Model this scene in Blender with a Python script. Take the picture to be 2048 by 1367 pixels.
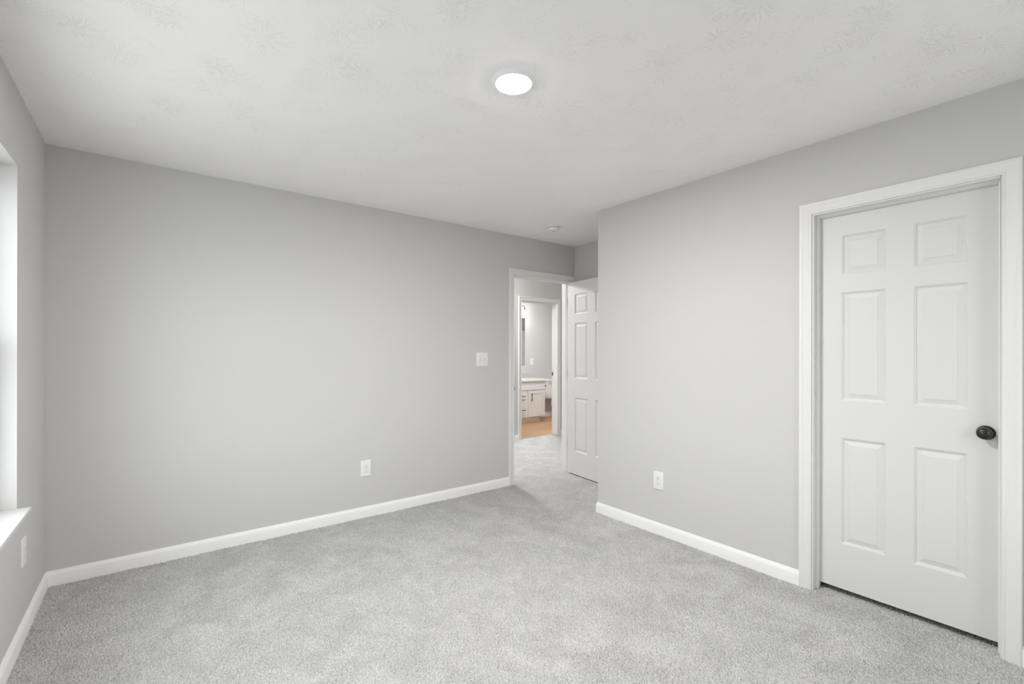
import bpy, bmesh, math, random
import numpy as np
from mathutils import Vector, Matrix
random.seed(7)
for o in list(bpy.data.objects):
    bpy.data.objects.remove(o)
C = bpy.context.scene.collection
SC = bpy.context.scene

# ------------------------------------------------------------------ camera
EYE = 1.3008
cam = bpy.data.cameras.new('camera')
cam.sensor_width = 36.0
cam.lens = 931.66 / 2048 * 36
cam.shift_y = (702.25 - 683.5) / 2048
cam.clip_start = 0.02
camo = bpy.data.objects.new('camera', cam)
C.objects.link(camo)
camo.matrix_world = (Matrix.Translation((0, 0, EYE)) @ Matrix.Rotation(-0.65781, 4, 'Z')
                     @ Matrix.Rotation(math.pi / 2, 4, 'X') @ Matrix.Rotation(0.00152, 4, 'Z'))
SC.camera = camo

# ------------------------------------------------------------------ light and exposure
SKY = 6.2            # overcast daylight outside the bedroom window
GROUND = 3.2         # pale ground outside, lit by that sky
LAMP = 790.0          # bedroom ceiling disc
HALL = 180.0
BATH = 20.0
BATH_FILL = 560.0  # unseen bathroom ceiling disc, added as fill
w = bpy.data.worlds.new('overcast_sky')
SC.world = w
w.use_nodes = True
bg = w.node_tree.nodes['Background']
nt = w.node_tree
_tc = nt.nodes.new('ShaderNodeTexCoord')
_sp = nt.nodes.new('ShaderNodeSeparateXYZ')
_mr = nt.nodes.new('ShaderNodeMapRange')
_mr.inputs['From Min'].default_value = -0.02
_mr.inputs['From Max'].default_value = 0.02
_mr.inputs['To Min'].default_value = GROUND
_mr.inputs['To Max'].default_value = SKY
nt.links.new(_tc.outputs['Generated'], _sp.inputs[0])
nt.links.new(_sp.outputs['Z'], _mr.inputs['Value'])
nt.links.new(_mr.outputs[0], bg.inputs['Strength'])
bg.inputs['Color'].default_value = (0.97, 0.985, 1.0, 1)
SC.view_settings.view_transform = 'Standard'
SC.view_settings.look = 'None'
SC.view_settings.gamma = 1.0
SC.view_settings.use_curve_mapping = False
SC.view_settings.exposure = 0.0
cy = SC.cycles
cy.use_denoising = True
cy.max_bounces = 14
cy.diffuse_bounces = 10
cy.glossy_bounces = 4
cy.transparent_max_bounces = 12
cy.sample_clamp_indirect = 8.0
cy.caustics_reflective = False
cy.caustics_refractive = False

# ------------------------------------------------------------------ measures (metres)
PILE = 0.003                   # spacing of the carpet surface points
H = 2.44                       # ceiling
XL, XB, XA = -0.465, 2.8645, 3.6455   # window wall, closet wall, alcove side wall
YA, YE, YF = 3.605, 2.566, -0.62      # far wall, closet end, wall behind the camera
TW = 0.125                     # wall thickness
YH = 5.345                     # hall wall with the bathroom door
YHB = YH + 0.115
YBB = 7.05                     # bathroom back wall
EL, ER = 2.814, 3.578          # entry jambs
BL, BR = 4.3115, 5.0215        # bathroom jambs
CR, CL = 0.299, 1.010          # closet jambs (along y)
DH = 2.047                     # head jamb underside
WY0, WY1, WZ0, WZ1 = 1.05, 2.925, 0.613, 2.108   # bedroom window opening, its unseen near part widened for more daylight

FX0, FX1 = 1.55, 2.32            # unseen window added behind the camera to brighten ceiling and walls

# window portals: help the sampler find the sky, give no light of their own
def portal(x, y, width, inward):
    pl = bpy.data.lights.new('window_portal', 'AREA')
    pl.shape = 'RECTANGLE'
    pl.size = width
    pl.size_y = WZ1 - WZ0
    pl.cycles.is_portal = True
    po = bpy.data.objects.new('window_portal', pl)
    C.objects.link(po)
    po.location = (x, y, (WZ0 + WZ1) / 2)
    po.rotation_euler = Vector(inward).to_track_quat('-Z', 'Z').to_euler()
portal(XL - 0.16, (WY0 + WY1) / 2, WY1 - WY0, (1, 0, 0))
portal((FX0 + FX1) / 2, YF - 0.16, FX1 - FX0, (0, 1, 0))

# ------------------------------------------------------------------ materials
def new_mat(name):
    m = bpy.data.materials.new(name)
    m.use_nodes = True
    nt = m.node_tree
    return m, nt, nt.nodes, nt.links, nt.nodes['Principled BSDF']

def paint(name, col, rough=0.6, bump=0.0, scale=250.0, spec=0.3, metal=0.0):
    m, nt, N, L, b = new_mat(name)
    b.inputs['Base Color'].default_value = (*col, 1)
    b.inputs['Roughness'].default_value = rough
    b.inputs['Specular IOR Level'].default_value = spec
    b.inputs['Metallic'].default_value = metal
    if bump > 0:
        tc = N.new('ShaderNodeTexCoord')
        n = N.new('ShaderNodeTexNoise')
        n.inputs['Scale'].default_value = scale
        n.inputs['Detail'].default_value = 3
        bp = N.new('ShaderNodeBump')
        bp.inputs['Strength'].default_value = bump
        bp.inputs['Distance'].default_value = 0.002
        L.new(tc.outputs['Object'], n.inputs['Vector'])
        L.new(n.outputs['Fac'], bp.inputs['Height'])
        L.new(bp.outputs['Normal'], b.inputs['Normal'])
    return m

WALL = (0.590, 0.585, 0.578)
M_wall = paint('wall_paint', WALL, 0.75, 0.10, 180, 0.25)
M_trim = paint('trim_paint', (0.755, 0.75, 0.745), 0.42, 0.0, spec=0.4)
M_return = paint('window_return_paint', (0.64, 0.64, 0.635), 0.5, spec=0.35)
M_ring = paint('white_lamp_ring', (0.90, 0.90, 0.89), 0.4, spec=0.4)
M_base = paint('baseboard_paint', (0.85, 0.845, 0.84), 0.45, 0.0, spec=0.4)
M_door = paint('door_paint', (0.675, 0.672, 0.668), 0.48, 0.05, 120, spec=0.35)
M_plate = paint('white_plastic', (0.80, 0.80, 0.79), 0.35, spec=0.45)
M_slot = paint('dark_slot', (0.03, 0.03, 0.03), 0.7)
M_groove = paint('plastic_groove', (0.45, 0.45, 0.45), 0.6)
M_black = paint('black_metal', (0.012, 0.012, 0.012), 0.34, spec=0.5)
M_bronze = paint('worn_knob_edge', (0.30, 0.28, 0.25), 0.3, metal=1.0)
M_nickel = paint('brushed_nickel', (0.22, 0.215, 0.205), 0.35, metal=1.0)
M_chrome = paint('chrome', (0.7, 0.7, 0.7), 0.12, metal=1.0)
M_cab = paint('cabinet_paint', (0.81, 0.815, 0.82), 0.45, spec=0.4)
M_counter = paint('cultured_marble', (0.83, 0.83, 0.82), 0.18, spec=0.5)
M_splash = paint('grey_backsplash', (0.46, 0.46, 0.45), 0.3, spec=0.4)
M_porc = paint('porcelain', (0.83, 0.83, 0.82), 0.12, spec=0.5)
M_tub = paint('white_acrylic', (0.82, 0.82, 0.815), 0.2, spec=0.5)
M_vinyl = paint('window_vinyl', (0.82, 0.82, 0.82), 0.35, spec=0.4)

m, nt, N, L, b = new_mat('mirror_silver')
b.inputs['Base Color'].default_value = (0.88, 0.89, 0.89, 1)
b.inputs['Metallic'].default_value = 1.0
b.inputs['Roughness'].default_value = 0.02
M_mirror = m

# window pane: thin sheet, mostly clear with a faint reflection
m, nt, N, L, b = new_mat('window_glass')
N.remove(b)
tr = N.new('ShaderNodeBsdfTransparent')
tr.inputs['Color'].default_value = (0.95, 0.96, 0.96, 1)
gl = N.new('ShaderNodeBsdfGlossy')
gl.inputs['Roughness'].default_value = 0.02
mx = N.new('ShaderNodeMixShader')
lw = N.new('ShaderNodeLayerWeight')
lw.inputs['Blend'].default_value = 0.5
pw = N.new('ShaderNodeMath'); pw.operation = 'POWER'; pw.inputs[1].default_value = 5.0
ma = N.new('ShaderNodeMath'); ma.operation = 'MULTIPLY_ADD'; ma.inputs[1].default_value = 0.9; ma.inputs[2].default_value = 0.04
L.new(lw.outputs['Facing'], pw.inputs[0])
L.new(pw.outputs[0], ma.inputs[0])
L.new(ma.outputs[0], mx.inputs['Fac'])
L.new(tr.outputs[0], mx.inputs[1])
L.new(gl.outputs[0], mx.inputs[2])
L.new(mx.outputs[0], N['Material Output'].inputs['Surface'])
M_glass = m

def glow(name, strength, col=(1, 1, 1)):
    m, nt, N, L, b = new_mat(name)
    b.inputs['Base Color'].default_value = (0.9, 0.9, 0.9, 1)
    b.inputs['Emission Color'].default_value = (*col, 1)
    b.inputs['Emission Strength'].default_value = strength
    return m
M_lamp = glow('lamp_diffuser', LAMP, (1.0, 0.99, 0.972))
M_unseen_hall = glow('unseen_hall_lamp', HALL, (1.0, 0.985, 0.965))
M_fill_bath = glow('bathroom_fill_lamp', BATH_FILL, (0.97, 0.985, 1.0))
M_bulb = glow('opal_glass_lit', BATH, (1.0, 0.97, 0.94))

# ceiling: stomp-brushed plaster, each dab a fan of thin ridges round its own centre
def ceiling_mat():
    m, nt, N, L, b = new_mat('stomped_ceiling')
    b.inputs['Base Color'].default_value = (0.90, 0.892, 0.882, 1)
    b.inputs['Roughness'].default_value = 0.85
    b.inputs['Specular IOR Level'].default_value = 0.2
    tc = N.new('ShaderNodeTexCoord')
    def math_(op, a, bb=None):
        n = N.new('ShaderNodeMath'); n.operation = op
        for i, v in enumerate((a, bb)):
            if v is None: continue
            if isinstance(v, (int, float)): n.inputs[i].default_value = v
            else: L.new(v, n.inputs[i])
        return n.outputs[0]
    def layer(scale, seed):
        mp = N.new('ShaderNodeMapping')
        mp.inputs['Location'].default_value = (seed, seed * 1.7, 0)
        L.new(tc.outputs['Object'], mp.inputs['Vector'])
        wob = N.new('ShaderNodeTexNoise'); wob.inputs['Scale'].default_value = 9
        L.new(mp.outputs[0], wob.inputs['Vector'])
        ad = N.new('ShaderNodeMixRGB'); ad.blend_type = 'ADD'; ad.inputs[0].default_value = 0.03
        L.new(mp.outputs[0], ad.inputs[1]); L.new(wob.outputs['Color'], ad.inputs[2])
        vo = N.new('ShaderNodeTexVoronoi'); vo.voronoi_dimensions = '2D'
        vo.inputs['Scale'].default_value = scale
        L.new(ad.outputs[0], vo.inputs['Vector'])
        sb = N.new('ShaderNodeVectorMath'); sb.operation = 'SUBTRACT'
        L.new(ad.outputs[0], sb.inputs[0]); L.new(vo.outputs['Position'], sb.inputs[1])
        sp = N.new('ShaderNodeSeparateXYZ'); L.new(sb.outputs[0], sp.inputs[0])
        ang = math_('ARCTAN2', sp.outputs[1], sp.outputs[0])
        sc = N.new('ShaderNodeSeparateColor'); L.new(vo.outputs['Color'], sc.inputs[0])
        cb = N.new('ShaderNodeCombineXYZ')
        L.new(math_('MULTIPLY', ang, 4.0), cb.inputs[0])
        L.new(math_('MULTIPLY', sc.outputs[0], 37.0), cb.inputs[1])
        L.new(math_('MULTIPLY', vo.outputs['Distance'], 3.0), cb.inputs[2])
        ns = N.new('ShaderNodeTexNoise'); ns.inputs['Scale'].default_value = 1.0
        ns.inputs['Detail'].default_value = 1.0
        L.new(cb.outputs[0], ns.inputs['Vector'])
        # thin ridge where the noise crosses one half
        rd = math_('ABSOLUTE', math_('SUBTRACT', ns.outputs['Fac'], 0.5))
        rg = math_('MAXIMUM', math_('SUBTRACT', 1.0, math_('MULTIPLY', rd, 36.0)), 0.0)
        # ridges live in a band away from the dab centre, broken up by a mask
        dist = vo.outputs['Distance']
        band = math_('MULTIPLY', math_('MINIMUM', math_('MULTIPLY', dist, 4.0), 1.0),
                     math_('MAXIMUM', math_('SUBTRACT', 1.0, math_('MULTIPLY', dist, 1.45)), 0.0))
        mk = N.new('ShaderNodeTexNoise'); mk.inputs['Scale'].default_value = 5.0
        L.new(mp.outputs[0], mk.inputs['Vector'])
        mask = math_('MINIMUM', math_('MAXIMUM', math_('MULTIPLY', math_('SUBTRACT', mk.outputs['Fac'], 0.46), 9.0), 0.0), 1.0)
        return math_('MULTIPLY', math_('MULTIPLY', rg, band), mask)
    h = math_('ADD', layer(4.2, 0.0), layer(5.1, 3.3))
    fine = N.new('ShaderNodeTexNoise'); fine.inputs['Scale'].default_value = 60
    L.new(tc.outputs['Object'], fine.inputs['Vector'])
    h = math_('ADD', h, math_('MULTIPLY', fine.outputs['Fac'], 0.04))
    bp = N.new('ShaderNodeBump')
    bp.inputs['Strength'].default_value = 0.65
    bp.inputs['Distance'].default_value = 0.003
    L.new(h, bp.inputs['Height'])
    L.new(bp.outputs['Normal'], b.inputs['Normal'])
    return m
M_ceil = ceiling_mat()

def carpet_mat():
    m, nt, N, L, b = new_mat('grey_cut_pile')
    b.inputs['Roughness'].default_value = 0.95
    b.inputs['Specular IOR Level'].default_value = 0.03
    tc = N.new('ShaderNodeTexCoord')
    def noise(scale, detail=2.0, rough=0.5, dist=0.0):
        n = N.new('ShaderNodeTexNoise')
        n.inputs['Scale'].default_value = scale
        n.inputs['Detail'].default_value = detail
        n.inputs['Roughness'].default_value = rough
        n.inputs['Distortion'].default_value = dist
        L.new(tc.outputs['Object'], n.inputs['Vector'])
        return n.outputs['Fac']
    def ramp(src, p0, c0, p1, c1):
        r = N.new('ShaderNodeValToRGB')
        r.color_ramp.elements[0].position = p0
        r.color_ramp.elements[0].color = (*c0, 1)
        r.color_ramp.elements[1].position = p1
        r.color_ramp.elements[1].color = (*c1, 1)
        L.new(src, r.inputs[0])
        return r.outputs[0]
    # heathered yarn: grey strands, the dark end also painting shade between tufts
    yarn_gap_tone = ramp(noise(190, 2.0, 0.6, 0.5), 0.36, CARPET_DARK, 0.60, CARPET_LIGHT)
    nap_shade = ramp(noise(4.5, 4.0, 0.62, 0.8), 0.36, (0.89, 0.89, 0.89), 0.64, (1.05, 1.05, 1.05))  # shading of the brushed nap, put into the base colour as slow patches
    mu = N.new('ShaderNodeMixRGB'); mu.blend_type = 'MULTIPLY'; mu.inputs[0].default_value = 1.0
    L.new(yarn_gap_tone, mu.inputs[1]); L.new(nap_shade, mu.inputs[2])
    L.new(mu.outputs[0], b.inputs['Base Color'])
    bp = N.new('ShaderNodeBump')
    bp.inputs['Strength'].default_value = 0.6
    bp.inputs['Distance'].default_value = 0.003
    L.new(noise(480, 1.5, 0.6, 0.3), bp.inputs['Height'])
    L.new(bp.outputs['Normal'], b.inputs['Normal'])
    return m
CARPET_DARK, CARPET_LIGHT = (0.40, 0.396, 0.390), (0.625, 0.619, 0.61)
M_carpet = carpet_mat()

def wood_mat():
    m, nt, N, L, b = new_mat('oak_plank_floor')
    b.inputs['Roughness'].default_value = 0.4
    tc = N.new('ShaderNodeTexCoord')
    br = N.new('ShaderNodeTexBrick')
    br.inputs['Scale'].default_value = 1.0
    br.inputs['Brick Width'].default_value = 1.2
    br.inputs['Row Height'].default_value = 0.18
    br.inputs['Mortar Size'].default_value = 0.0015
    br.inputs['Color1'].default_value = (0.56, 0.35, 0.19, 1)
    br.inputs['Color2'].default_value = (0.46, 0.27, 0.14, 1)
    br.inputs['Mortar'].default_value = (0.28, 0.17, 0.09, 1)
    L.new(tc.outputs['Object'], br.inputs['Vector'])
    mp = N.new('ShaderNodeMapping'); mp.inputs['Scale'].default_value = (3, 40, 1)
    L.new(tc.outputs['Object'], mp.inputs['Vector'])
    n = N.new('ShaderNodeTexNoise'); n.inputs['Scale'].default_value = 2.0; n.inputs['Detail'].default_value = 6
    L.new(mp.outputs[0], n.inputs['Vector'])
    r = N.new('ShaderNodeValToRGB')
    r.color_ramp.elements[0].color = (0.80, 0.78, 0.75, 1)
    r.color_ramp.elements[1].color = (1.12, 1.12, 1.12, 1)
    L.new(n.outputs['Fac'], r.inputs[0])
    mu = N.new('ShaderNodeMixRGB'); mu.blend_type = 'MULTIPLY'; mu.inputs[0].default_value = 1.0
    L.new(br.outputs['Color'], mu.inputs[1]); L.new(r.outputs[0], mu.inputs[2])
    L.new(mu.outputs[0], b.inputs['Base Color'])
    return m
M_wood = wood_mat()

# ------------------------------------------------------------------ mesh helpers
class MB:
    """Collects shapes into one mesh object."""
    def __init__(self, fn=None):
        self.v, self.f, self.fn = [], [], fn or (lambda p: p)
    def add(self, verts, faces):
        k = len(self.v)
        self.v += [self.fn(tuple(p)) for p in verts]
        self.f += [tuple(i + k for i in q) for q in faces]
        return self
    def box(self, x0, x1, y0, y1, z0, z1):
        v = [(x, y, z) for z in (z0, z1) for y in (y0, y1) for x in (x0, x1)]
        return self.add(v, [(0, 2, 3, 1), (4, 5, 7, 6), (0, 1, 5, 4), (2, 6, 7, 3), (0, 4, 6, 2), (1, 3, 7, 5)])
    def loft(self, rings, closed=True, cap=True):
        n = len(rings[0]); v = [p for r in rings for p in r]; f = []
        for a in range(len(rings) - 1):
            for i in range(n if closed else n - 1):
                j = (i + 1) % n
                f.append((a * n + i, a * n + j, (a + 1) * n + j, (a + 1) * n + i))
        if cap:
            f.append(tuple(range(n))[::-1])
            f.append(tuple((len(rings) - 1) * n + i for i in range(n)))
        return self.add(v, f)
    def lathe(self, prof, mat=None, n=40, cap=True):
        """prof: (radius, height) pairs about local +Z; mat: Matrix placing it."""
        mat = mat or Matrix()
        rings = [[mat @ Vector((r * math.cos(2 * math.pi * i / n), r * math.sin(2 * math.pi * i / n), z)) for i in range(n)] for r, z in prof]
        return self.loft([[tuple(p) for p in r] for r in rings], True, cap)
    def tube(self, pts, r, n=12):
        rings = []
        P = [Vector(p) for p in pts]
        for i, p in enumerate(P):
            d = (P[min(i + 1, len(P) - 1)] - P[max(i - 1, 0)]).normalized()
            q = d.to_track_quat('Z', 'Y').to_matrix()
            rr = r[i] if isinstance(r, (list, tuple)) else r
            rings.append([tuple(p + q @ Vector((rr * math.cos(2 * math.pi * k / n), rr * math.sin(2 * math.pi * k / n), 0))) for k in range(n)])
        return self.loft(rings)
    def sweep(self, prof, path, nrm):
        """prof: (w, d) - w runs along each point's mitre vector, d along nrm; path: list of (point, w-vector)."""
        nrm = Vector(nrm)
        rings = [[tuple(Vector(p) + Vector(wv) * a + nrm * d for _ in (0,))[0] for a, d in prof] for p, wv in path]
        return self.loft([[tuple(q) for q in r] for r in rings])
    def build(self, name, mat, parent=None, bevel=0.0, smooth=False, seg=2):
        me = bpy.data.meshes.new(name)
        me.from_pydata(self.v, [], self.f)
        bm = bmesh.new(); bm.from_mesh(me)
        bmesh.ops.remove_doubles(bm, verts=bm.verts, dist=1e-6)
        bmesh.ops.recalc_face_normals(bm, faces=bm.faces)
        bm.to_mesh(me); bm.free()
        me.materials.append(mat)
        o = bpy.data.objects.new(name, me)
        C.objects.link(o)
        if parent is not None:
            o.parent = parent
            if parent.parent is None:      # meshes are written in world coordinates
                o.matrix_parent_inverse = Matrix.Translation(-Vector(parent.location))
        if bevel:
            bv = o.modifiers.new('bevel', 'BEVEL')
            bv.width = bevel; bv.segments = seg; bv.limit_method = 'ANGLE'; bv.angle_limit = math.radians(40)
            bv.harden_normals = False
        if smooth:
            for p in me.polygons: p.use_smooth = True
            es = me.attributes.get('sharp_edge') or me.attributes.new('sharp_edge', 'BOOLEAN', 'EDGE')
            bm = bmesh.new(); bm.from_mesh(me); bm.edges.ensure_lookup_table()
            sh = [len(e.link_faces) == 2 and e.calc_face_angle(0) > math.radians(35) for e in bm.edges]
            bm.free()
            es.data.foreach_set('value', sh)
        return o

def tag(o, label=None, cat=None, group=None, kind=None):
    if label: o['label'] = label
    if cat: o['category'] = cat
    if group: o['group'] = group
    if kind: o['kind'] = kind
    return o

def thing(name, label, cat, loc=(0, 0, 0), group=None, kind=None):
    o = bpy.data.objects.new(name, None)
    o.empty_display_size = 0.05
    C.objects.link(o)
    o.location = loc
    return tag(o, label, cat, group, kind)

def struct(name, mb, mat, label, cat, **k):
    return tag(mb.build(name, mat, **k), label, cat, None, 'structure')

# wall-local frames: (u along the wall, d out of the wall into view, z up)
def on_back(u, d, z): return (u, YA - d, z)          # far wall, faces the camera
def fr_back(p): return (p[0], YA - p[1], p[2])
def fr_right(p): return (XB - p[1], p[0], p[2])
def fr_hall(p): return (p[0], YH - p[1], p[2])
def fr_left(p): return (XL + p[1], p[0], p[2])
def fr_front(p): return (p[0], YF + p[1], p[2])
def fr_bath(p): return (p[0], YBB - p[1], p[2])

# ------------------------------------------------------------------ floor, ceiling, walls
def carpet_floor():
    """The carpet as it is: a field of leaning tufts, some 7 mm apart, on a slab."""
    rng = np.random.default_rng(11)
    # lattice of tuft tips, looked up by every surface point
    S = 0.0062
    X0, Y0 = XL - 0.05, YF - 0.05
    nx_, ny_ = int(6.2 / S) + 4, int(6.3 / S) + 4
    jx = rng.uniform(-0.44, 0.44, (nx_, ny_)).astype(np.float32)
    jy = rng.uniform(-0.44, 0.44, (nx_, ny_)).astype(np.float32)
    hh = rng.uniform(0.62, 1.0, (nx_, ny_)).astype(np.float32)
    aa = rng.uniform(0, 2 * np.pi, (nx_, ny_)).astype(np.float32)
    lo = [rng.uniform(0, 2 * np.pi, 3) for _ in range(14)]
    kd = [(k, rng.uniform(0, 2 * np.pi)) for k in np.geomspace(5, 42, 14)]
    V, F, base = [], [], 0
    def patch(x0, x1, y0, y1, step):
        nonlocal base
        n, m_ = int(round((x1 - x0) / step)) + 1, int(round((y1 - y0) / step)) + 1
        px = np.linspace(x0, x1, n, dtype=np.float32)[:, None].repeat(m_, 1)
        py = np.linspace(y0, y1, m_, dtype=np.float32)[None, :].repeat(n, 0)
        # slow change of nap: where the pile lies higher or flatter
        nap = np.zeros_like(px)
        for (k, t), ph in zip(kd, lo):
            nap += np.sin(k * (px * np.cos(t) + py * np.sin(t)) + ph[0] + 1.5 * np.sin(k * 0.37 * (px - py) + ph[1])).astype(np.float32) / k ** 0.35
        nap /= 2.2
        gx, gy = (px - X0) / S, (py - Y0) / S
        ix, iy = gx.astype(np.int32), gy.astype(np.int32)
        best = np.full(px.shape, -9.0, np.float32)
        for ox in (-1, 0, 1):
            for oy in (-1, 0, 1):
                cx_, cy_ = ix + ox, iy + oy
                dx = gx - (cx_ + 0.5 + jx[cx_, cy_]); dy = gy - (cy_ + 0.5 + jy[cx_, cy_])
                ca, sa = np.cos(aa[cx_, cy_]), np.sin(aa[cx_, cy_])
                u = dx * ca + dy * sa; v_ = -dx * sa + dy * ca
                h = hh[cx_, cy_] * (1.0 - (u / 0.95) ** 2 - (v_ / 0.62) ** 2)
                best = np.maximum(best, h)
        z = -0.0120 + 0.0150 * np.clip(best, -0.4, 1.0) + 0.0012 * np.clip(nap, -1.5, 1.5)
        z += rng.uniform(-0.0007, 0.0007, px.shape)
        V.append(np.stack([px, py, z], -1).reshape(-1, 3))
        i = np.arange(n - 1)[:, None] * m_ + np.arange(m_ - 1)[None, :] + base
        F.append(np.stack([i, i + m_, i + m_ + 1, i + 1], -1).reshape(-1, 4))
        base += n * m_
    patch(XL - 0.004, XB + 0.004, YF - 0.004, YA + 0.004, PILE)
    patch(XB + 0.004, XA + 0.004, YE - 0.004, YA + 0.004, PILE * 1.3)
    patch(XB + 0.004, XB + 0.16, CR - 0.02, CL + 0.02, PILE)
    patch(EL - 0.02, ER + 0.02, YA + 0.004, YA + TW, PILE * 1.5)
    patch(2.0, 5.4, YA + TW, YH, PILE * 2)
    patch(BL - 0.01, BR + 0.01, YH, YH + 0.045, PILE * 2)
    slab = np.array([(x, y, z) for z in (-0.12, -0.0205) for y in (YF - TW, YH + 0.044) for x in (XL - TW, 6.2)], np.float32)
    sf = np.array([(0, 2, 3, 1), (4, 5, 7, 6), (0, 1, 5, 4), (2, 6, 7, 3), (0, 4, 6, 2), (1, 3, 7, 5)]) + base
    V.append(slab); F.append(sf)
    v = np.concatenate(V).astype(np.float32); f = np.concatenate(F).astype(np.int32)
    me = bpy.data.meshes.new('floor')
    me.vertices.add(len(v)); me.vertices.foreach_set('co', v.ravel())
    me.loops.add(f.size); me.loops.foreach_set('vertex_index', f.ravel())
    me.polygons.add(len(f)); me.polygons.foreach_set('loop_start', np.arange(0, f.size, 4, dtype=np.int32))
    sm = np.ones(len(f), bool); sm[-6:] = False
    me.polygons.foreach_set('use_smooth', sm)
    me.update(calc_edges=True)
    me.materials.append(M_carpet)
    o = bpy.data.objects.new('floor', me)
    C.objects.link(o)
    return tag(o, 'light grey cut-pile carpet over the bedroom and hall', 'floor', None, 'structure')
carpet_floor()
struct('floor_bathroom', MB().box(3.9, 7.6, YH + 0.045, YBB + TW, -0.12, -0.004), M_wood,
       'warm oak plank floor of the bathroom beyond the hall', 'floor')
struct('ceiling', MB().box(XL - TW, 7.6, YF - TW, YBB + TW, H, H + 0.12), M_ceil,
       'white ceiling with stomped plaster texture', 'ceiling')

def wall(name, label, boxes):
    mb = MB()
    for b_ in boxes: mb.box(*b_)
    return struct(name, mb, M_wall, label, 'wall')

Z0 = -0.03
wall('wall_left', 'grey painted wall holding the window', [
    (XL - TW, XL, YF, WY0, Z0, H), (XL - TW, XL, WY1, YA, Z0, H),
    (XL - TW, XL, WY0, WY1, Z0, WZ0 - 0.019), (XL - TW, XL, WY0, WY1, WZ1, H)])
wall('wall_back', 'long grey painted wall with the open bedroom doorway', [
    (XL - TW, EL - 0.018, YA, YA + TW, Z0, H), (ER + 0.018, 6.2, YA, YA + TW, Z0, H),
    (EL - 0.018, ER + 0.018, YA, YA + TW, DH + 0.018, H)])
wall('wall_right', 'grey painted wall around the closed closet door', [
    (XB, XB + TW, YF, CR - 0.018, Z0, H), (XB, XB + TW, CL + 0.018, YE, Z0, H),
    (XB, XB + TW, CR - 0.018, CL + 0.018, DH + 0.018, H)])
wall('wall_closet_end', 'grey end wall of the closet facing the doorway alcove', [(XB + TW, XA, YE - TW, YE, Z0, H)])
wall('wall_alcove', 'grey side wall of the alcove behind the open door', [(XA, XA + TW, YF, YA, Z0, H)])
wall('wall_front', 'grey wall behind the camera', [
    (XL - TW, FX0, YF - TW, YF, Z0, H), (FX1, XA + TW, YF - TW, YF, Z0, H),
    (FX0, FX1, YF - TW, YF, Z0, WZ0 - 0.019), (FX0, FX1, YF - TW, YF, WZ1, H)])
wall('wall_hall', 'grey hall wall around the bathroom doorway', [
    (1.2, BL - 0.018, YH, YHB, Z0, H), (BR + 0.018, 7.6, YH, YHB, Z0, H),
    (BL - 0.018, BR + 0.018, YH, YHB, DH + 0.018, H)])
wall('wall_hall_left', 'grey end wall of the hall to the left', [(1.1, 1.2, YA + TW, YHB, Z0, H)])
wall('wall_hall_right', 'grey end wall of the hall to the right', [(5.75, 5.85, YA + TW, YH, Z0, H)])
wall('wall_bathroom_back', 'grey bathroom wall behind the vanity and toilet', [(3.9, 7.6, YBB, YBB + TW, Z0, H)])
wall('wall_bathroom_left', 'grey bathroom wall to the left of the vanity', [(3.9, 4.0, YHB, YBB, Z0, H)])
wall('wall_bathroom_right', 'grey bathroom wall behind the bathtub', [(7.5, 7.6, YHB, YBB, Z0, H)])

# ------------------------------------------------------------------ baseboards
BASE = [(0, 0), (0.0135, 0), (0.0135, 0.060), (0.0115, 0.066), (0.0085, 0.070), (0.0075, 0.0755), (0.005, 0.0795), (0.0, 0.0805)]
def baseboard(name, label, pts):
    """pts: list of (x, y, mitre-x, mitre-y); profile is offset along the mitre vector."""
    rings = [[(x + mx_ * d, y + my_ * d, z - 0.015 if z == 0 else z) for d, z in BASE] for x, y, mx_, my_ in pts]
    mb = MB(); mb.loft(rings)
    return struct(name, mb, M_base, label, 'baseboard', smooth=True)
baseboard('baseboard_left', 'white baseboard under the window wall', [(XL, YF, 1, 1), (XL, YA, 1, -1)])
baseboard('baseboard_back', 'long white baseboard under the far grey wall', [(XL, YA, 1, -1), (EL - 0.066, YA, 0, -1)])
baseboard('baseboard_right', 'white baseboard along the closet wall, rounded at the alcove corner',
          [(XB, CL + 0.066, -1, 0), (XB, YE - 0.001, -1, 0.0), (XB - 0.0, YE, -1, 0.42), (XB, YE, -0.8, 0.8), (XB, YE, -0.42, 1), (XB + 0.001, YE, 0, 1), (XA, YE, -1, 1)])
baseboard('baseboard_front', 'white baseboard along the closet wall near the camera', [(XB, YF, -1, 1), (XB, CR - 0.066, -1, 0)])
baseboard('baseboard_alcove', 'white baseboard behind the open bedroom door', [(XA, YE, -1, 1), (XA, YA, -1, 0)])
baseboard('baseboard_hall', 'short white baseboard left of the bathroom doorway', [(1.2, YH, 0, -1), (BL - 0.066, YH, 0, -1)])
baseboard('baseboard_hall_right', 'short white baseboard right of the bathroom doorway', [(BR + 0.066, YH, 0, -1), (5.75, YH, 0, -1)])
baseboard('baseboard_bathroom', 'white baseboard behind the toilet', [(5.81, YBB, 0, -1), (6.74, YBB, 0, -1)])

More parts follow.
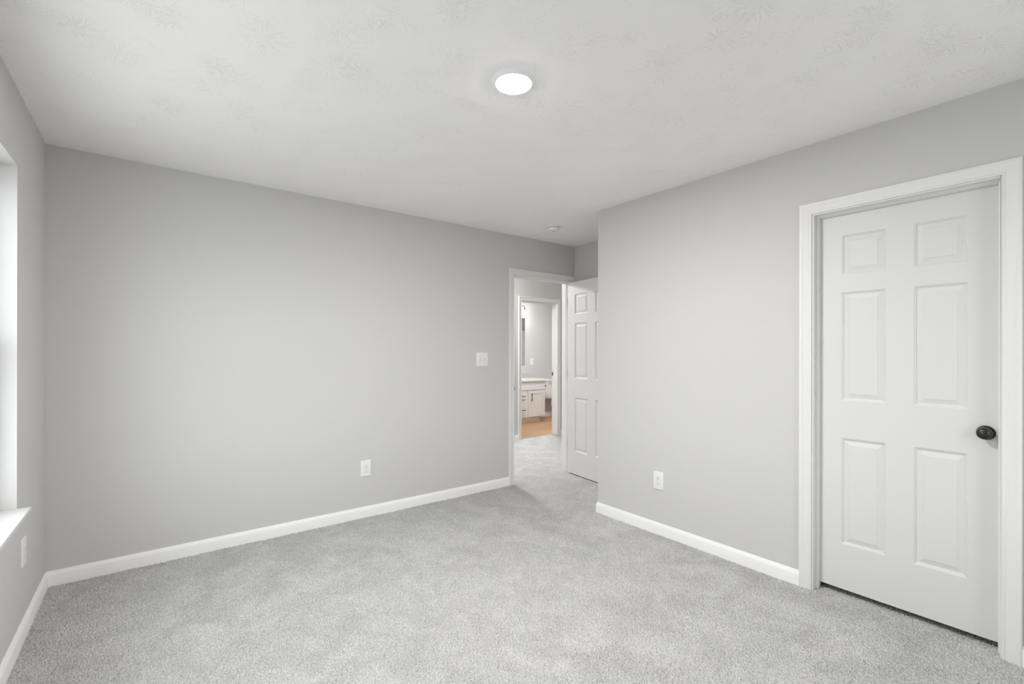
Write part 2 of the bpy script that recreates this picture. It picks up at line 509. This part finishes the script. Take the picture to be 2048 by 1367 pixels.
# ------------------------------------------------------------------ door frames
CAS = [(0, 0), (0, 0.007), (0.0015, 0.0095), (0.005, 0.0105), (0.009, 0.0095), (0.0115, 0.0075), (0.014, 0.0085),
       (0.022, 0.0105), (0.036, 0.0125), (0.043, 0.0145), (0.047, 0.0165), (0.053, 0.017), (0.0575, 0.016), (0.060, 0.013), (0.060, 0)]
def frame(name, label, fr, u0, u1, depth, stop_at, stop_w=0.034, back_casing=True):
    """fr maps (u, d, z): d>0 towards the viewer. Jamb runs from d=0 to d=-depth."""
    r = thing(name, label, 'door frame', fr((u0, 0, 0)), kind='structure')
    rv = 0.006
    a, c, t = u0 - rv, u1 + rv, DH + rv
    def casing(sgn, off):
        f2 = lambda p: fr((p[0], off + sgn * p[1], p[2]))
        mb = MB(f2)
        path = [((a, 0, -0.015), (-1, 0, 0)), ((a, 0, t), (-1, 0, 1)), ((c, 0, t), (1, 0, 1)), ((c, 0, -0.015), (1, 0, 0))]
        mb.sweep(CAS, path, (0, 1, 0))
        return mb.build('casing', M_trim, r, smooth=True)
    casing(1, 0.0)
    if back_casing: casing(-1, -depth)
    mb = MB(fr)
    mb.box(u0 - 0.018, u0, -depth, 0, -0.015, DH + 0.018)
    mb.box(u1, u1 + 0.018, -depth, 0, -0.015, DH + 0.018)
    mb.box(u0, u1, -depth, 0, DH, DH + 0.018)
    mb.build('jamb', M_trim, r, bevel=0.001)
    s0, s1 = stop_at, stop_at - stop_w
    mb = MB(fr)
    prof = [(0, s0), (0.004, s0), (0.009, s0 - 0.004), (0.011, s0 - 0.010), (0.011, s1), (0, s1)]
    path = [((u0, 0, -0.015), (1, 0, 0)), ((u0, 0, DH), (1, 0, -1)), ((u1, 0, DH), (-1, 0, -1)), ((u1, 0, -0.015), (-1, 0, 0))]
    mb.sweep(prof, path, (0, 1, 0))
    mb.build('door_stop', M_trim, r, smooth=True)
    return r
f1 = frame('trim_1', 'white moulded frame around the closed closet door', fr_right, CR, CL, TW, -0.036)
f2 = frame('trim_2', 'white moulded frame of the open bedroom doorway', fr_back, EL, ER, TW, -0.038)
f3 = frame('trim_3', 'white moulded frame of the bathroom doorway across the hall', fr_hall, BL, BR, 0.115, -0.045)
def strike(parent, fr, u, su, z, d0, d1, lip):
    mb = MB(fr)
    mb.box(min(u, u + su * 0.0018), max(u, u + su * 0.0018), d1, d0, z - 0.028, z + 0.028)
    if lip:
        mb.box(min(u - su * 0.003, u + su * 0.0018), max(u - su * 0.003, u + su * 0.0018), d0, d0 + lip, z - 0.020, z + 0.020)
    o = mb.build('strike_plate', M_black, parent)
    o['label'] = 'black strike plate'
strike(f2, fr_back, EL, 1, 0.935, -0.004, -0.034, 0.0105)
strike(f3, fr_hall, BR, -1, 0.945, -0.085, -0.114, 0.0)

# ------------------------------------------------------------------ six-panel doors
def six_panel(fn, w, zb, zt, cols, rows, thick=0.035):
    """Local: u 0..w, d=0 is the seen face, d<0 behind it."""
    mb = MB(fn)
    us = sorted({0, w, *[a for c_ in cols for a in c_]})
    zs = sorted({zb, zt, *[a for r_ in rows for a in r_]})
    RING = [(0.0, 0.0), (0.002, -0.0028), (0.006, -0.0032), (0.0075, -0.0070), (0.012, -0.0085), (0.015, -0.0085), (0.034, -0.0040), (0.036, -0.0026)]
    def face(side):
        D = 0 if side > 0 else -thick
        def P(u, z, d): return (u, D + side * d, z)
        for i in range(len(us) - 1):
            for j in range(len(zs) - 1):
                c0 = (us[i], us[i + 1]); r0 = (zs[j], zs[j + 1])
                if c0 in cols and r0 in rows: continue
                mb.add([P(us[i], zs[j], 0), P(us[i + 1], zs[j], 0), P(us[i + 1], zs[j + 1], 0), P(us[i], zs[j + 1], 0)], [(0, 1, 2, 3)])
        for c0 in cols:
            for r0 in rows:
                rings = [[P(c0[0] + k, r0[0] + k, d), P(c0[1] - k, r0[0] + k, d), P(c0[1] - k, r0[1] - k, d), P(c0[0] + k, r0[1] - k, d)] for k, d in RING]
                mb.loft(rings, True, False)
                mb.add(rings[-1], [(0, 1, 2, 3)])
    face(1); face(-1)
    for (ua, ub, za, zb_) in ((0, 0, zb, zt), (w, w, zb, zt)):
        # edge strips split at every grid line so that the mesh closes
        for j in range(len(zs) - 1):
            mb.add([(ua, 0, zs[j]), (ua, 0, zs[j + 1]), (ua, -thick, zs[j + 1]), (ua, -thick, zs[j])], [(0, 1, 2, 3)])
    for za in (zb, zt):
        for i in range(len(us) - 1):
            mb.add([(us[i], 0, za), (us[i + 1], 0, za), (us[i + 1], -thick, za), (us[i], -thick, za)], [(0, 1, 2, 3)])
    return mb

KNOB = [(0.0315, 0), (0.0315, 0.003), (0.029, 0.006), (0.020, 0.008), (0.012, 0.012), (0.0105, 0.020), (0.0115, 0.028)]
KBALL = [(0.0115, 0.028), (0.019, 0.031), (0.0245, 0.036)]
KFACE = [(0.0262, 0.041), (0.0255, 0.046), (0.0225, 0.0515), (0.017, 0.0555), (0.010, 0.0580), (0.003, 0.0590)]
def knob(parent, at, axis):
    q = Vector(axis).to_track_quat('Z', 'Y').to_matrix().to_4x4()
    M = Matrix.Translation(at) @ q
    k = MB().lathe(KBALL + KFACE, M).build('knob', M_black, parent, smooth=True)
    k['label'] = 'black round door knob'
    rs = MB().lathe(KNOB, M).build('rose', M_black, k, smooth=True)
    rs['label'] = 'black round backplate of the knob'
    rim = MB().lathe([(0.0245, 0.036), (0.0262, 0.0382), (0.0264, 0.0395), (0.0262, 0.041)], M, cap=False).build('knob_rim', M_bronze, k, smooth=True)
    rim['label'] = 'lighter worn edge of the knob'

ROWS = [(0.272, 0.839), (1.041, 1.620), (1.715, 1.925)]
# closet door, shut, set back in its frame
d1 = thing('door_1', 'closed white six-panel closet door with a black knob', 'door', (XB + 0.07, 0.6545, 0.0285), kind='structure')
y0 = CR + 0.003
cols = [(0.409 - y0, 0.597 - y0), (0.709 - y0, 0.898 - y0)]
six_panel(lambda p: (XB + 0.0705 - p[1], y0 + p[0], p[2]), CL - CR - 0.006, 0.0285, DH - 0.003, cols, ROWS).build('door_slab', M_door, d1, bevel=0.001)
knob(d1, (XB + 0.0705, 0.3505, 0.943), (-1, 0, 0))

# bedroom door, swung open into the alcove
ang = math.radians(6.3)
hx, hy = 3.5785, 3.5985
dw = ER - EL - 0.006
ux, uy = -math.sin(ang), -math.cos(ang)          # from hinge to latch
nx, ny = -math.cos(ang), math.sin(ang)           # the seen face looks this way
def fr_door(p):
    u, d, z = p
    return (hx + ux * (u + 0.004) + nx * (0.039 + d), hy + uy * (u + 0.004) + ny * (0.039 + d), z)
d2 = thing('door_2', 'white six-panel bedroom door standing open into the alcove', 'door', (hx, hy, 0.006), kind='structure')
st = (dw - 0.118 - 2 * 0.2) / 2
cols2 = [(0.116, 0.322), (0.434, 0.640)]
ROWS2 = [(z0 - 0.022, z1 - 0.022) for z0, z1 in ROWS]
six_panel(fr_door, dw, 0.007, 2.036, cols2, ROWS2).build('door_slab', M_door, d2, bevel=0.001)
knob(d2, fr_door((dw - 0.06, 0.0, 0.93)), (nx, ny, 0))
for z in (0.33, 1.07, 1.83):
    mb = MB().lathe([(0.006, z - 0.045), (0.006, z + 0.045)], Matrix.Translation((hx - 0.030, hy - 0.006, 0)), 12)
    mb.add([fr_door((-0.0015, 0, z - 0.045)), fr_door((-0.0015, -0.030, z - 0.045)), fr_door((-0.0015, -0.030, z + 0.045)), fr_door((-0.0015, 0, z + 0.045)),
            fr_door((0.0, 0, z - 0.045)), fr_door((0.0, -0.030, z - 0.045)), fr_door((0.0, -0.030, z + 0.045)), fr_door((0.0, 0, z + 0.045))],
           [(0, 1, 2, 3), (4, 5, 6, 7), (0, 1, 5, 4), (1, 2, 6, 5), (2, 3, 7, 6), (3, 0, 4, 7)])
    h = mb.build('hinge', M_black, d2)
    h['label'] = 'dark door hinge'

# ------------------------------------------------------------------ bedroom window
def window(name, label, fr, a, c, units):
    """fr maps (u along the wall, d into the room, z)."""
    wn = thing(name, label, 'window', fr(((a + c) / 2, 0, WZ0)), kind='structure')
    g = 0.004
    mb = MB(fr)
    mb.box(c - g, c, -TW, -0.0002, WZ0, WZ1)
    mb.box(a, a + g, -TW, -0.0002, WZ0, WZ1)
    mb.box(a + g, c - g, -TW, -0.0002, WZ1 - g, WZ1)
    mb.build('window_return', M_return, wn)
    MB(fr).box(a, c, -0.078, 0.045, WZ0 - 0.019, WZ0).build('window_sill', M_return, wn, bevel=0.003)
    fd0, fd1, fw, mid = -TW - 0.005, -0.078, 0.030, 1.345
    wid = (c - a - 2 * g) / units
    for k in range(units):
        p, q = a + g + k * wid, a + g + (k + 1) * wid
        mb = MB(fr)
        for (ua, ub, za, zb) in ((p, p + fw, WZ0, WZ1 - g), (q - fw, q, WZ0, WZ1 - g), (p + fw, q - fw, WZ1 - g - fw, WZ1 - g), (p + fw, q - fw, WZ0, WZ0 + fw)):
            mb.box(ua, ub, fd0, fd1, za, zb)
        mb.build('window_frame', M_vinyl, wn, bevel=0.002)
        for nm, za, zb, off in (('upper_sash', mid - 0.02, WZ1 - g - fw, -0.026), ('lower_sash', WZ0 + fw, mid + 0.02, 0.0)):
            mb = MB(fr); s = 0.038
            da, db = fd1 - 0.028 + off, fd1 - 0.004 + off
            ua, ub = p + fw, q - fw
            mb.box(ua, ua + s, da, db, za, zb); mb.box(ub - s, ub, da, db, za, zb)
            mb.box(ua + s, ub - s, da, db, za, za + s); mb.box(ua + s, ub - s, da, db, zb - s, zb)
            so = mb.build(nm, M_vinyl, wn, bevel=0.002)
            dm = (da + db) / 2
            MB(fr).box(ua + s - 0.004, ub - s + 0.004, dm - 0.002, dm + 0.002, za + s - 0.004, zb - s + 0.004).build('pane', M_glass, so)
        MB(fr).box((p + q) / 2 - 0.03, (p + q) / 2 + 0.03, fd1 - 0.022, fd1 + 0.004, mid + 0.02, mid + 0.032).build('sash_lock', M_vinyl, wn, bevel=0.003)
window('window_1', 'deep white window opening in the grey left wall', fr_left, WY0, WY1, 2)
window('added_window', 'unseen white window added behind the camera for more light', fr_front, FX0, FX1, 1)

# ------------------------------------------------------------------ outlets and switches
def rounded(u, z, a, c, r, d, n=5):
    out = []
    for cx, cz, t0 in ((a / 2 - r, c / 2 - r, 0), (-a / 2 + r, c / 2 - r, 90), (-a / 2 + r, -c / 2 + r, 180), (a / 2 - r, -c / 2 + r, 270)):
        for k in range(n + 1):
            t = math.radians(t0 + 90 * k / n)
            out.append((u + cx + r * math.cos(t), d, z + cz + r * math.sin(t)))
    return out
def plate(fr, u, z, a, c, parent):
    mb = MB(fr)
    mb.loft([rounded(u, z, a, c, 0.004, -0.001), rounded(u, z, a, c, 0.004, 0.0035), rounded(u, z, a - 0.004, c - 0.004, 0.003, 0.0058), rounded(u, z, a - 0.008, c - 0.008, 0.003, 0.0062)])
    return mb.build('cover_plate', M_plate, parent, smooth=True)
def outlet(fr, u, z, label):
    r = thing('electrical_outlet', label, 'outlet', fr((u, 0, z)), group='electrical outlets low on the bedroom walls')
    plate(fr, u, z, 0.080, 0.126, r)
    for s in (1, -1):
        zz = z + s * 0.0195
        mb = MB(fr)
        def ov(k, d): return [(u + k * 0.0165 * max(-0.86, min(0.86, math.cos(t) * 1.12)) / 0.86 * 0.98, d, zz + k * 0.0142 * math.sin(t)) for t in [2 * math.pi * i / 32 for i in range(32)]]
        mb.loft([ov(1, 0.004), ov(1, 0.0078), ov(0.93, 0.0086)])
        rc = mb.build('receptacle', M_plate, r, smooth=True)
        for nm, du, dz, hw, hh in (('slot', -0.0065, 0.0035, 0.0011, 0.0046), ('slot', 0.0065, 0.0035, 0.0011, 0.0036)):
            MB(fr).box(u + du - hw, u + du + hw, 0.0080, 0.00875, zz + dz - hh, zz + dz + hh).build('slot', M_slot, rc)
        MB(fr).loft([[(u + 0.0026 * math.cos(t), d, zz - 0.0072 + 0.0026 * math.sin(t)) for t in [2 * math.pi * i / 14 for i in range(14)]] for d in (0.0080, 0.00875)]).build('ground_hole', M_slot, rc)
        # grey ring painting the shadow line round each receptacle
        mb = MB(fr)
        mb.loft([ov(1.06, 0.0060), ov(1.06, 0.00635)])
        mb.build('receptacle_shade_ring', M_groove, r)
    MB(fr).loft([[(u + 0.003 * math.cos(t), d, z + 0.003 * math.sin(t)) for t in [2 * math.pi * i / 14 for i in range(14)]] for d in (0.006, 0.0072)]).build('screw', M_plate, r)
    return r
outlet(fr_back, 1.332, 0.380, 'white outlet low on the long grey far wall')
outlet(fr_right, 1.992, 0.3815, 'white outlet low on the closet wall between alcove corner and closet door')
outlet(fr_left, 3.043, 0.384, 'white outlet under the window sill near the left corner')

def toggle_switch(fr, u, z, label, gangs, name='light_switch', a=0.126, c=0.127, group=None):
    r = thing(name, label, 'switch', fr((u, 0, z)), group=group)
    plate(fr, u, z, a, c, r)
    for k in range(gangs):
        uu = u + (k - (gangs - 1) / 2) * 0.046
        up = (k % 2 == 1)
        mb = MB(fr)
        mb.box(uu - 0.0052, uu + 0.0052, 0.005, 0.0066, z - 0.012, z + 0.012)
        mb.build('switch_slot', M_groove, r)
        s = 1 if up else -1
        mb = MB(fr)
        A = lambda d, zc, hu, hz: [(uu - hu, d, zc - hz), (uu + hu, d, zc - hz), (uu + hu, d, zc + hz), (uu - hu, d, zc + hz)]
        mb.loft([A(0.004, z, 0.0045, 0.010), A(0.010, z + s * 0.004, 0.0042, 0.006), A(0.018, z + s * 0.009, 0.0036, 0.0038)])
        mb.build('toggle', M_plate, r, bevel=0.0008)
        for dz in (-0.030, 0.030):
            MB(fr).loft([[(uu + 0.0028 * math.cos(t), d, z + dz + 0.0028 * math.sin(t)) for t in [2 * math.pi * i / 12 for i in range(12)]] for d in (0.006, 0.0070)]).build('screw', M_plate, r)
    return r
toggle_switch(fr_back, 2.4335, 1.2265, 'white double light switch beside the open bedroom doorway', 2)

# ------------------------------------------------------------------ ceiling fixtures
def disc_light(x, y, label, mat, k=1.0):
    r = thing('ceiling_light', label, 'ceiling light', (x, y, H))
    T = Matrix.Translation((x, y, H)) @ Matrix.Rotation(math.pi, 4, 'X')
    MB().lathe([(r_ * k, h_) for r_, h_ in [(0.0940, -0.001), (0.0940, 0.0008), (0.0930, 0.0020), (0.0800, 0.0112), (0.0770, 0.0122), (0.0752, 0.0120), (0.0752, 0.0100)]], T, 64).build('trim_ring', M_ring, r, smooth=True)
    d = MB().lathe([(r_ * k, h_) for r_, h_ in [(0.0750, 0.0105), (0.0747, 0.0122), (0.0735, 0.0130), (0.0660, 0.0136), (0.0450, 0.0140), (0.0150, 0.0142)]], T, 64).build('diffuser', mat, r, smooth=True)
    d['label'] = 'glowing white round diffuser'
    return r
disc_light(1.208, 1.555, 'round white disc light glowing on the bedroom ceiling', M_lamp)
hl = thing('ceiling_light', 'unseen frosted dome light added on the hall ceiling outside the doorway', 'ceiling light', (3.15, 5.0, H))  # added out of view; domed to throw light on the upper hall walls
T = Matrix.Translation((3.15, 5.0, H)) @ Matrix.Rotation(math.pi, 4, 'X')
MB().lathe([(0.17, -0.001), (0.17, 0.012), (0.165, 0.018), (0.158, 0.018)], T, 48).build('trim_ring', M_nickel, hl, smooth=True)
MB().lathe([(0.157, 0.012), (0.157, 0.03), (0.148, 0.055), (0.125, 0.080), (0.090, 0.098), (0.045, 0.108), (0.01, 0.110)], T, 48).build('diffuser', M_unseen_hall, hl, smooth=True)
disc_light(5.25, 5.80, 'unseen disc light added on the bathroom ceiling as fill', M_fill_bath)  # added out of view, since the vanity light alone leaves the bathroom dim

sx, sy = 2.900, 3.134
r = thing('smoke_detector', 'small round white smoke detector on the ceiling near the doorway', 'smoke detector', (sx, sy, H))
T = Matrix.Translation((sx, sy, H)) @ Matrix.Rotation(math.pi, 4, 'X')
MB().lathe([(0.064, -0.001), (0.064, 0.004), (0.062, 0.009), (0.057, 0.011), (0.050, 0.0112)], T, 48).build('mounting_base', M_plate, r, smooth=True)
g_ = MB().lathe([(0.051, 0.011), (0.051, 0.0145)], T, 48).build('vent_gap', M_slot, r, smooth=True)
g_['label'] = 'dark vent gap'
MB().lathe([(0.0535, 0.0145), (0.054, 0.018), (0.052, 0.027), (0.046, 0.035), (0.038, 0.0385), (0.030, 0.0395), (0.012, 0.0395)], T, 48).build('housing', M_plate, r, smooth=True)
MB().lathe([(0.011, 0.0395), (0.011, 0.042), (0.009, 0.0430)], T @ Matrix.Translation((0.012, -0.016, 0)), 20).build('test_button', M_groove, r, smooth=True)

# ------------------------------------------------------------------ bathroom beyond the hall
VX0, VX1, VY = 4.59, 5.805, 6.49
v = thing('vanity_cabinet', 'off-white shaker vanity cabinet with black bar pulls in the bathroom', 'cabinet', ((VX0 + VX1) / 2, 6.77, 0))
mb = MB()
mb.box(VX0, VX0 + 0.018, VY + 0.02, YBB - 0.002, 0.10, 0.7565)
mb.box(VX1 - 0.018, VX1, VY + 0.02, YBB - 0.002, 0.10, 0.7565)
mb.box(VX0 + 0.018, VX1 - 0.018, VY + 0.04, YBB - 0.002, 0.10, 0.118)
mb.box(VX0 + 0.018, VX1 - 0.018, YBB - 0.014, YBB - 0.002, 0.118, 0.7565)
mb.box(VX0 + 0.018, VX1 - 0.018, VY + 0.02, VY + 0.04, 0.10, 0.7565)
mb.box(VX0, VX1 - 0.075, VY + 0.085, YBB - 0.002, -0.004, 0.10)
mb.build('body', M_cab, v, bevel=0.0015)
mb = MB().box(VX0, VX1 - 0.055, VY + 0.073, VY + 0.0848, -0.004, 0.018)
mb.build('toe_moulding', M_cab, v, bevel=0.003)
def panel(parent, name, x0, x1, z0, z1, shaker):
    y1, y0 = VY + 0.0198, VY
    mb = MB()
    if not shaker:
        mb.box(x0, x1, y0, y1, z0, z1)
    else:
        s = 0.055
        mb.box(x0, x0 + s, y0, y1, z0, z1); mb.box(x1 - s, x1, y0, y1, z0, z1)
        mb.box(x0 + s, x1 - s, y0, y1, z0, z0 + s); mb.box(x0 + s, x1 - s, y0, y1, z1 - s, z1)
        mb.box(x0 + s, x1 - s, y0 + 0.010, y1, z0 + s, z1 - s)
    return mb.build(name, M_cab, parent, bevel=0.0012)
def pull(parent, x, z, vert, L_=0.14):
    a = L_ / 2
    e = (0, 0, 1) if vert else (1, 0, 0)
    P = lambda t, d: (x + e[0] * t, VY - d, z + e[2] * t)
    mb = MB().tube([P(-a, 0.030), P(a, 0.030)], 0.0062)
    for t in (-a * 0.72, a * 0.72):
        mb.tube([P(t, -0.001), P(t, 0.030)], 0.005)
    o = mb.build('bar_pull', M_black, parent, smooth=True)
    o['label'] = 'black bar pull'
panel(v, 'false_front', VX0 + 0.012, VX1 - 0.012, 0.602, 0.742, False)
p_ = panel(v, 'drawer', 5.035, 5.345, 0.437, 0.588, False); pull(p_, 5.19 + 0.04, 0.497, False, 0.16)
p_ = panel(v, 'drawer', 5.035, 5.345, 0.113, 0.423, False); pull(p_, 5.19 + 0.04, 0.245, False, 0.16)
p_ = panel(v, 'cabinet_door', 5.392, VX1 - 0.012, 0.113, 0.588, True); pull(p_, 5.457, 0.468, True)
p_ = panel(v, 'cabinet_door', VX0 + 0.012, 5.000, 0.113, 0.588, True); pull(p_, 4.945, 0.468, True)

# countertop with a moulded oval basin
ct = thing('vanity_countertop', 'white countertop with moulded basin lying on the bathroom vanity', 'countertop', (5.22, 6.76, 0.757))
cx0, cx1, cy0, cy1, cz0, cz1 = VX0 - 0.02, 5.862, 6.468, YBB - 0.002, 0.757, 0.787
bx, by, ra, rb = 5.22, 6.73, 0.25, 0.17
n = 64
def rectpt(t):
    c_, s_ = math.cos(t), math.sin(t)
    k = min(((cx1 if c_ > 0 else cx0) - bx) / c_ if abs(c_) > 1e-9 else 1e9, ((cy1 if s_ > 0 else cy0) - by) / s_ if abs(s_) > 1e-9 else 1e9)
    return (bx + c_ * k, by + s_ * k)
ts = sorted([2 * math.pi * i / n for i in range(n)] + [math.atan2(yy - by, xx - bx) % (2 * math.pi) for xx in (cx0, cx1) for yy in (cy0, cy1)])
rings = [[(*rectpt(t), cz0) for t in ts], [(*rectpt(t), cz1) for t in ts]]
for k, dz in ((1.03, 0.0), (1.0, -0.003), (0.93, -0.03), (0.80, -0.075), (0.55, -0.11), (0.2, -0.12)):
    rings.append([(bx + ra * k * math.cos(t), by + rb * k * math.sin(t), cz1 + dz) for t in ts])
mb = MB(); mb.loft(rings, True, False)
mb.add(rings[-1], [tuple(range(len(ts)))])
mb.build('counter_slab', M_counter, ct)
MB().box(cx0, cx1 - 0.02, YBB - 0.022, YBB - 0.002, cz1, cz1 + 0.085).build('backsplash', M_splash, ct, bevel=0.002)
MB().lathe([(0.021, 0), (0.021, 0.004), (0.012, 0.005)], Matrix.Translation((bx, by, cz1 - 0.1195)), 20).build('drain', M_chrome, ct, smooth=True)
fc = thing('sink_faucet', 'black single-handle faucet behind the bathroom basin', 'faucet', (5.22, 6.965, cz1))
MB().lathe([(0.026, 0), (0.026, 0.006), (0.018, 0.010), (0.017, 0.12), (0.015, 0.128)], Matrix.Translation((5.22, 6.965, cz1)), 24).build('faucet_body', M_black, fc, smooth=True)
MB().tube([(5.22, 6.955, cz1 + 0.10), (5.22, 6.90, cz1 + 0.125), (5.22, 6.86, cz1 + 0.120), (5.22, 6.845, cz1 + 0.095)], 0.011).build('spout', M_black, fc, smooth=True)
MB().tube([(5.22, 6.965, cz1 + 0.128), (5.22, 6.965, cz1 + 0.142), (5.22, 6.99, cz1 + 0.175)], 0.006).build('handle', M_black, fc, smooth=True)

# mirror and its light
mr = thing('wall_mirror', 'frameless rectangular mirror on the wall above the bathroom vanity', 'mirror', (5.30, YBB, 1.03))
MB().box(4.84, 5.762, YBB - 0.007, YBB + 0.001, 1.028, 1.950).build('mirror_glass', M_mirror, mr, bevel=0.001)
vl = thing('vanity_light', 'gooseneck wall light with glowing glass shades above the bathroom mirror', 'wall light', (5.30, YBB, 2.17))
MB().box(5.02, 5.60, YBB - 0.022, YBB + 0.001, 2.145, 2.205).build('backplate', M_nickel, vl, bevel=0.004)
for x in (4.99, 5.32, 5.655):
    q = []
    for k in range(9):
        t = math.radians(90 * k / 8)
        q.append((x - 0.0, YBB - 0.085 - 0.045 * math.sin(t), 2.13 + 0.045 * math.cos(t)))
    base = [(x - 0.07 if x > 5.4 else x, YBB - 0.02, 2.175), (x - 0.03 if x > 5.4 else x, YBB - 0.06, 2.175)]
    am = MB().tube(base + q, 0.008).build('arm', M_nickel, vl, smooth=True)
    am['label'] = 'curved metal arm'
    MB().lathe([(0.010, 0.0), (0.014, -0.018), (0.034, -0.030), (0.036, -0.040), (0.030, -0.041)], Matrix.Translation((x, YBB - 0.13, 2.135)), 24).build('socket_cap', M_nickel, am, smooth=True)
    s_ = MB().lathe([(0.030, -0.0415), (0.046, -0.060), (0.056, -0.095), (0.060, -0.135), (0.057, -0.137), (0.043, -0.075), (0.02, -0.05)], Matrix.Translation((x, YBB - 0.13, 2.135)), 28).build('glass_shade', M_bulb, am, smooth=True)
    s_['label'] = 'glowing glass shade'
toggle_switch(fr_bath, 5.945, 1.10, 'white switch plate on the bathroom wall above the vanity end', 1, 'light_switch', 0.080, 0.127)

# toilet beside the vanity
tx = 6.345
t_ = thing('toilet', 'white toilet between the vanity and the bathtub', 'toilet', (tx, 6.6, 0))
def rr(cx, cy_, a, c, r, z, n=6):
    return [(p[0], p[2], z) for p in rounded(cx, cy_, a, c, r, 0, n)]
mb = MB().loft([rr(tx, 6.945, 0.36, 0.16, 0.05, 0.365), rr(tx, 6.94, 0.40, 0.175, 0.05, 0.40), rr(tx, 6.935, 0.44, 0.185, 0.04, 0.55), rr(tx, 6.935, 0.475, 0.19, 0.035, 0.705)])
mb.build('tank', M_porc, t_, smooth=True)
MB().loft([rr(tx, 6.933, 0.47, 0.205, 0.035, 0.7055), rr(tx, 6.933, 0.51, 0.215, 0.035, 0.715), rr(tx, 6.933, 0.51, 0.215, 0.035, 0.738), rr(tx, 6.933, 0.465, 0.20, 0.035, 0.748)]).build('tank_lid', M_porc, t_, smooth=True)
lv = MB().lathe([(0.013, 0), (0.013, 0.010), (0.009, 0.014)], Matrix.Translation((tx - 0.125, 6.842, 0.665)) @ Matrix.Rotation(math.pi / 2, 4, 'X'), 16)
lv.tube([(tx - 0.125, 6.828, 0.665), (tx - 0.10, 6.822, 0.662), (tx - 0.055, 6.822, 0.652)], [0.006, 0.006, 0.008])
o = lv.build('flush_lever', M_chrome, t_, smooth=True); o['label'] = 'chrome flush lever'
def egg(k, z, back=6.84, front=6.36, hw=0.185):
    cyy = back - hw * 1.0
    return [(tx + hw * k * math.cos(a), cyy + (hw * 0.9 if math.sin(a) > 0 else (cyy - front)) * k * math.sin(a), z) for a in [2 * math.pi * i / 40 for i in range(40)]]
mb = MB().loft([egg(0.62, -0.004, front=6.50), egg(0.60, 0.03, front=6.50), egg(0.58, 0.16, front=6.50), egg(0.78, 0.26), egg(0.97, 0.335), egg(1.0, 0.362), egg(0.98, 0.372)])
mb.build('bowl', M_porc, t_, smooth=True)
MB().box(tx - 0.06, tx + 0.10, 6.78, 6.875, 0.20, 0.3645).build('tank_deck', M_porc, t_, bevel=0.02)
MB().loft([egg(0.99, 0.3725), egg(1.0, 0.380), egg(0.99, 0.388)]).build('seat', M_porc, t_, smooth=True)
MB().loft([egg(0.985, 0.3885), egg(1.0, 0.396), egg(0.985, 0.405), egg(0.8, 0.412)]).build('seat_lid', M_porc, t_, smooth=True)

tp = thing('toilet_paper_holder', 'small black paper holder on the side of the vanity cabinet', 'paper holder', (VX1, 6.55, 0.655))
mb = MB().lathe([(0.018, -0.001), (0.018, 0.006), (0.008, 0.010), (0.008, 0.040), (0.014, 0.044), (0.0155, 0.052), (0.012, 0.060)], Matrix.Translation((VX1, 6.55, 0.655)) @ Matrix.Rotation(math.pi / 2, 4, 'Y'), 16)
mb.build('post', M_black, tp, smooth=True)
MB().tube([(VX1 + 0.052, 6.545, 0.655), (VX1 + 0.052, 6.69, 0.655)], 0.007).build('bar', M_black, tp, smooth=True)

tb = thing('bathtub', 'white bathtub with wall surround at the right end of the bathroom', 'bathtub', (7.12, 6.25, 0))
mb = MB()
o_ = lambda k, z: rr(7.10, (YHB + YBB) / 2, 0.72 - k, 1.50 - k, 0.02 if k < 0.1 else 0.12, z)
mb.loft([o_(0.004, -0.004), o_(0.004, 0.38), o_(0.01, 0.40), o_(0.14, 0.40), o_(0.17, 0.385), o_(0.26, 0.10), o_(0.36, 0.06)])
mb.build('tub_basin', M_tub, tb, smooth=True)
mb = MB()
mb.box(7.465, 7.494, YHB + 0.024, YBB - 0.024, 0.401, 1.80)
mb.box(6.76, 7.465, YHB + 0.024, YHB + 0.045, 0.401, 1.80)
mb.box(6.76, 7.465, YBB - 0.045, YBB - 0.024, 0.401, 1.80)
mb.build('surround', M_tub, tb, bevel=0.006)
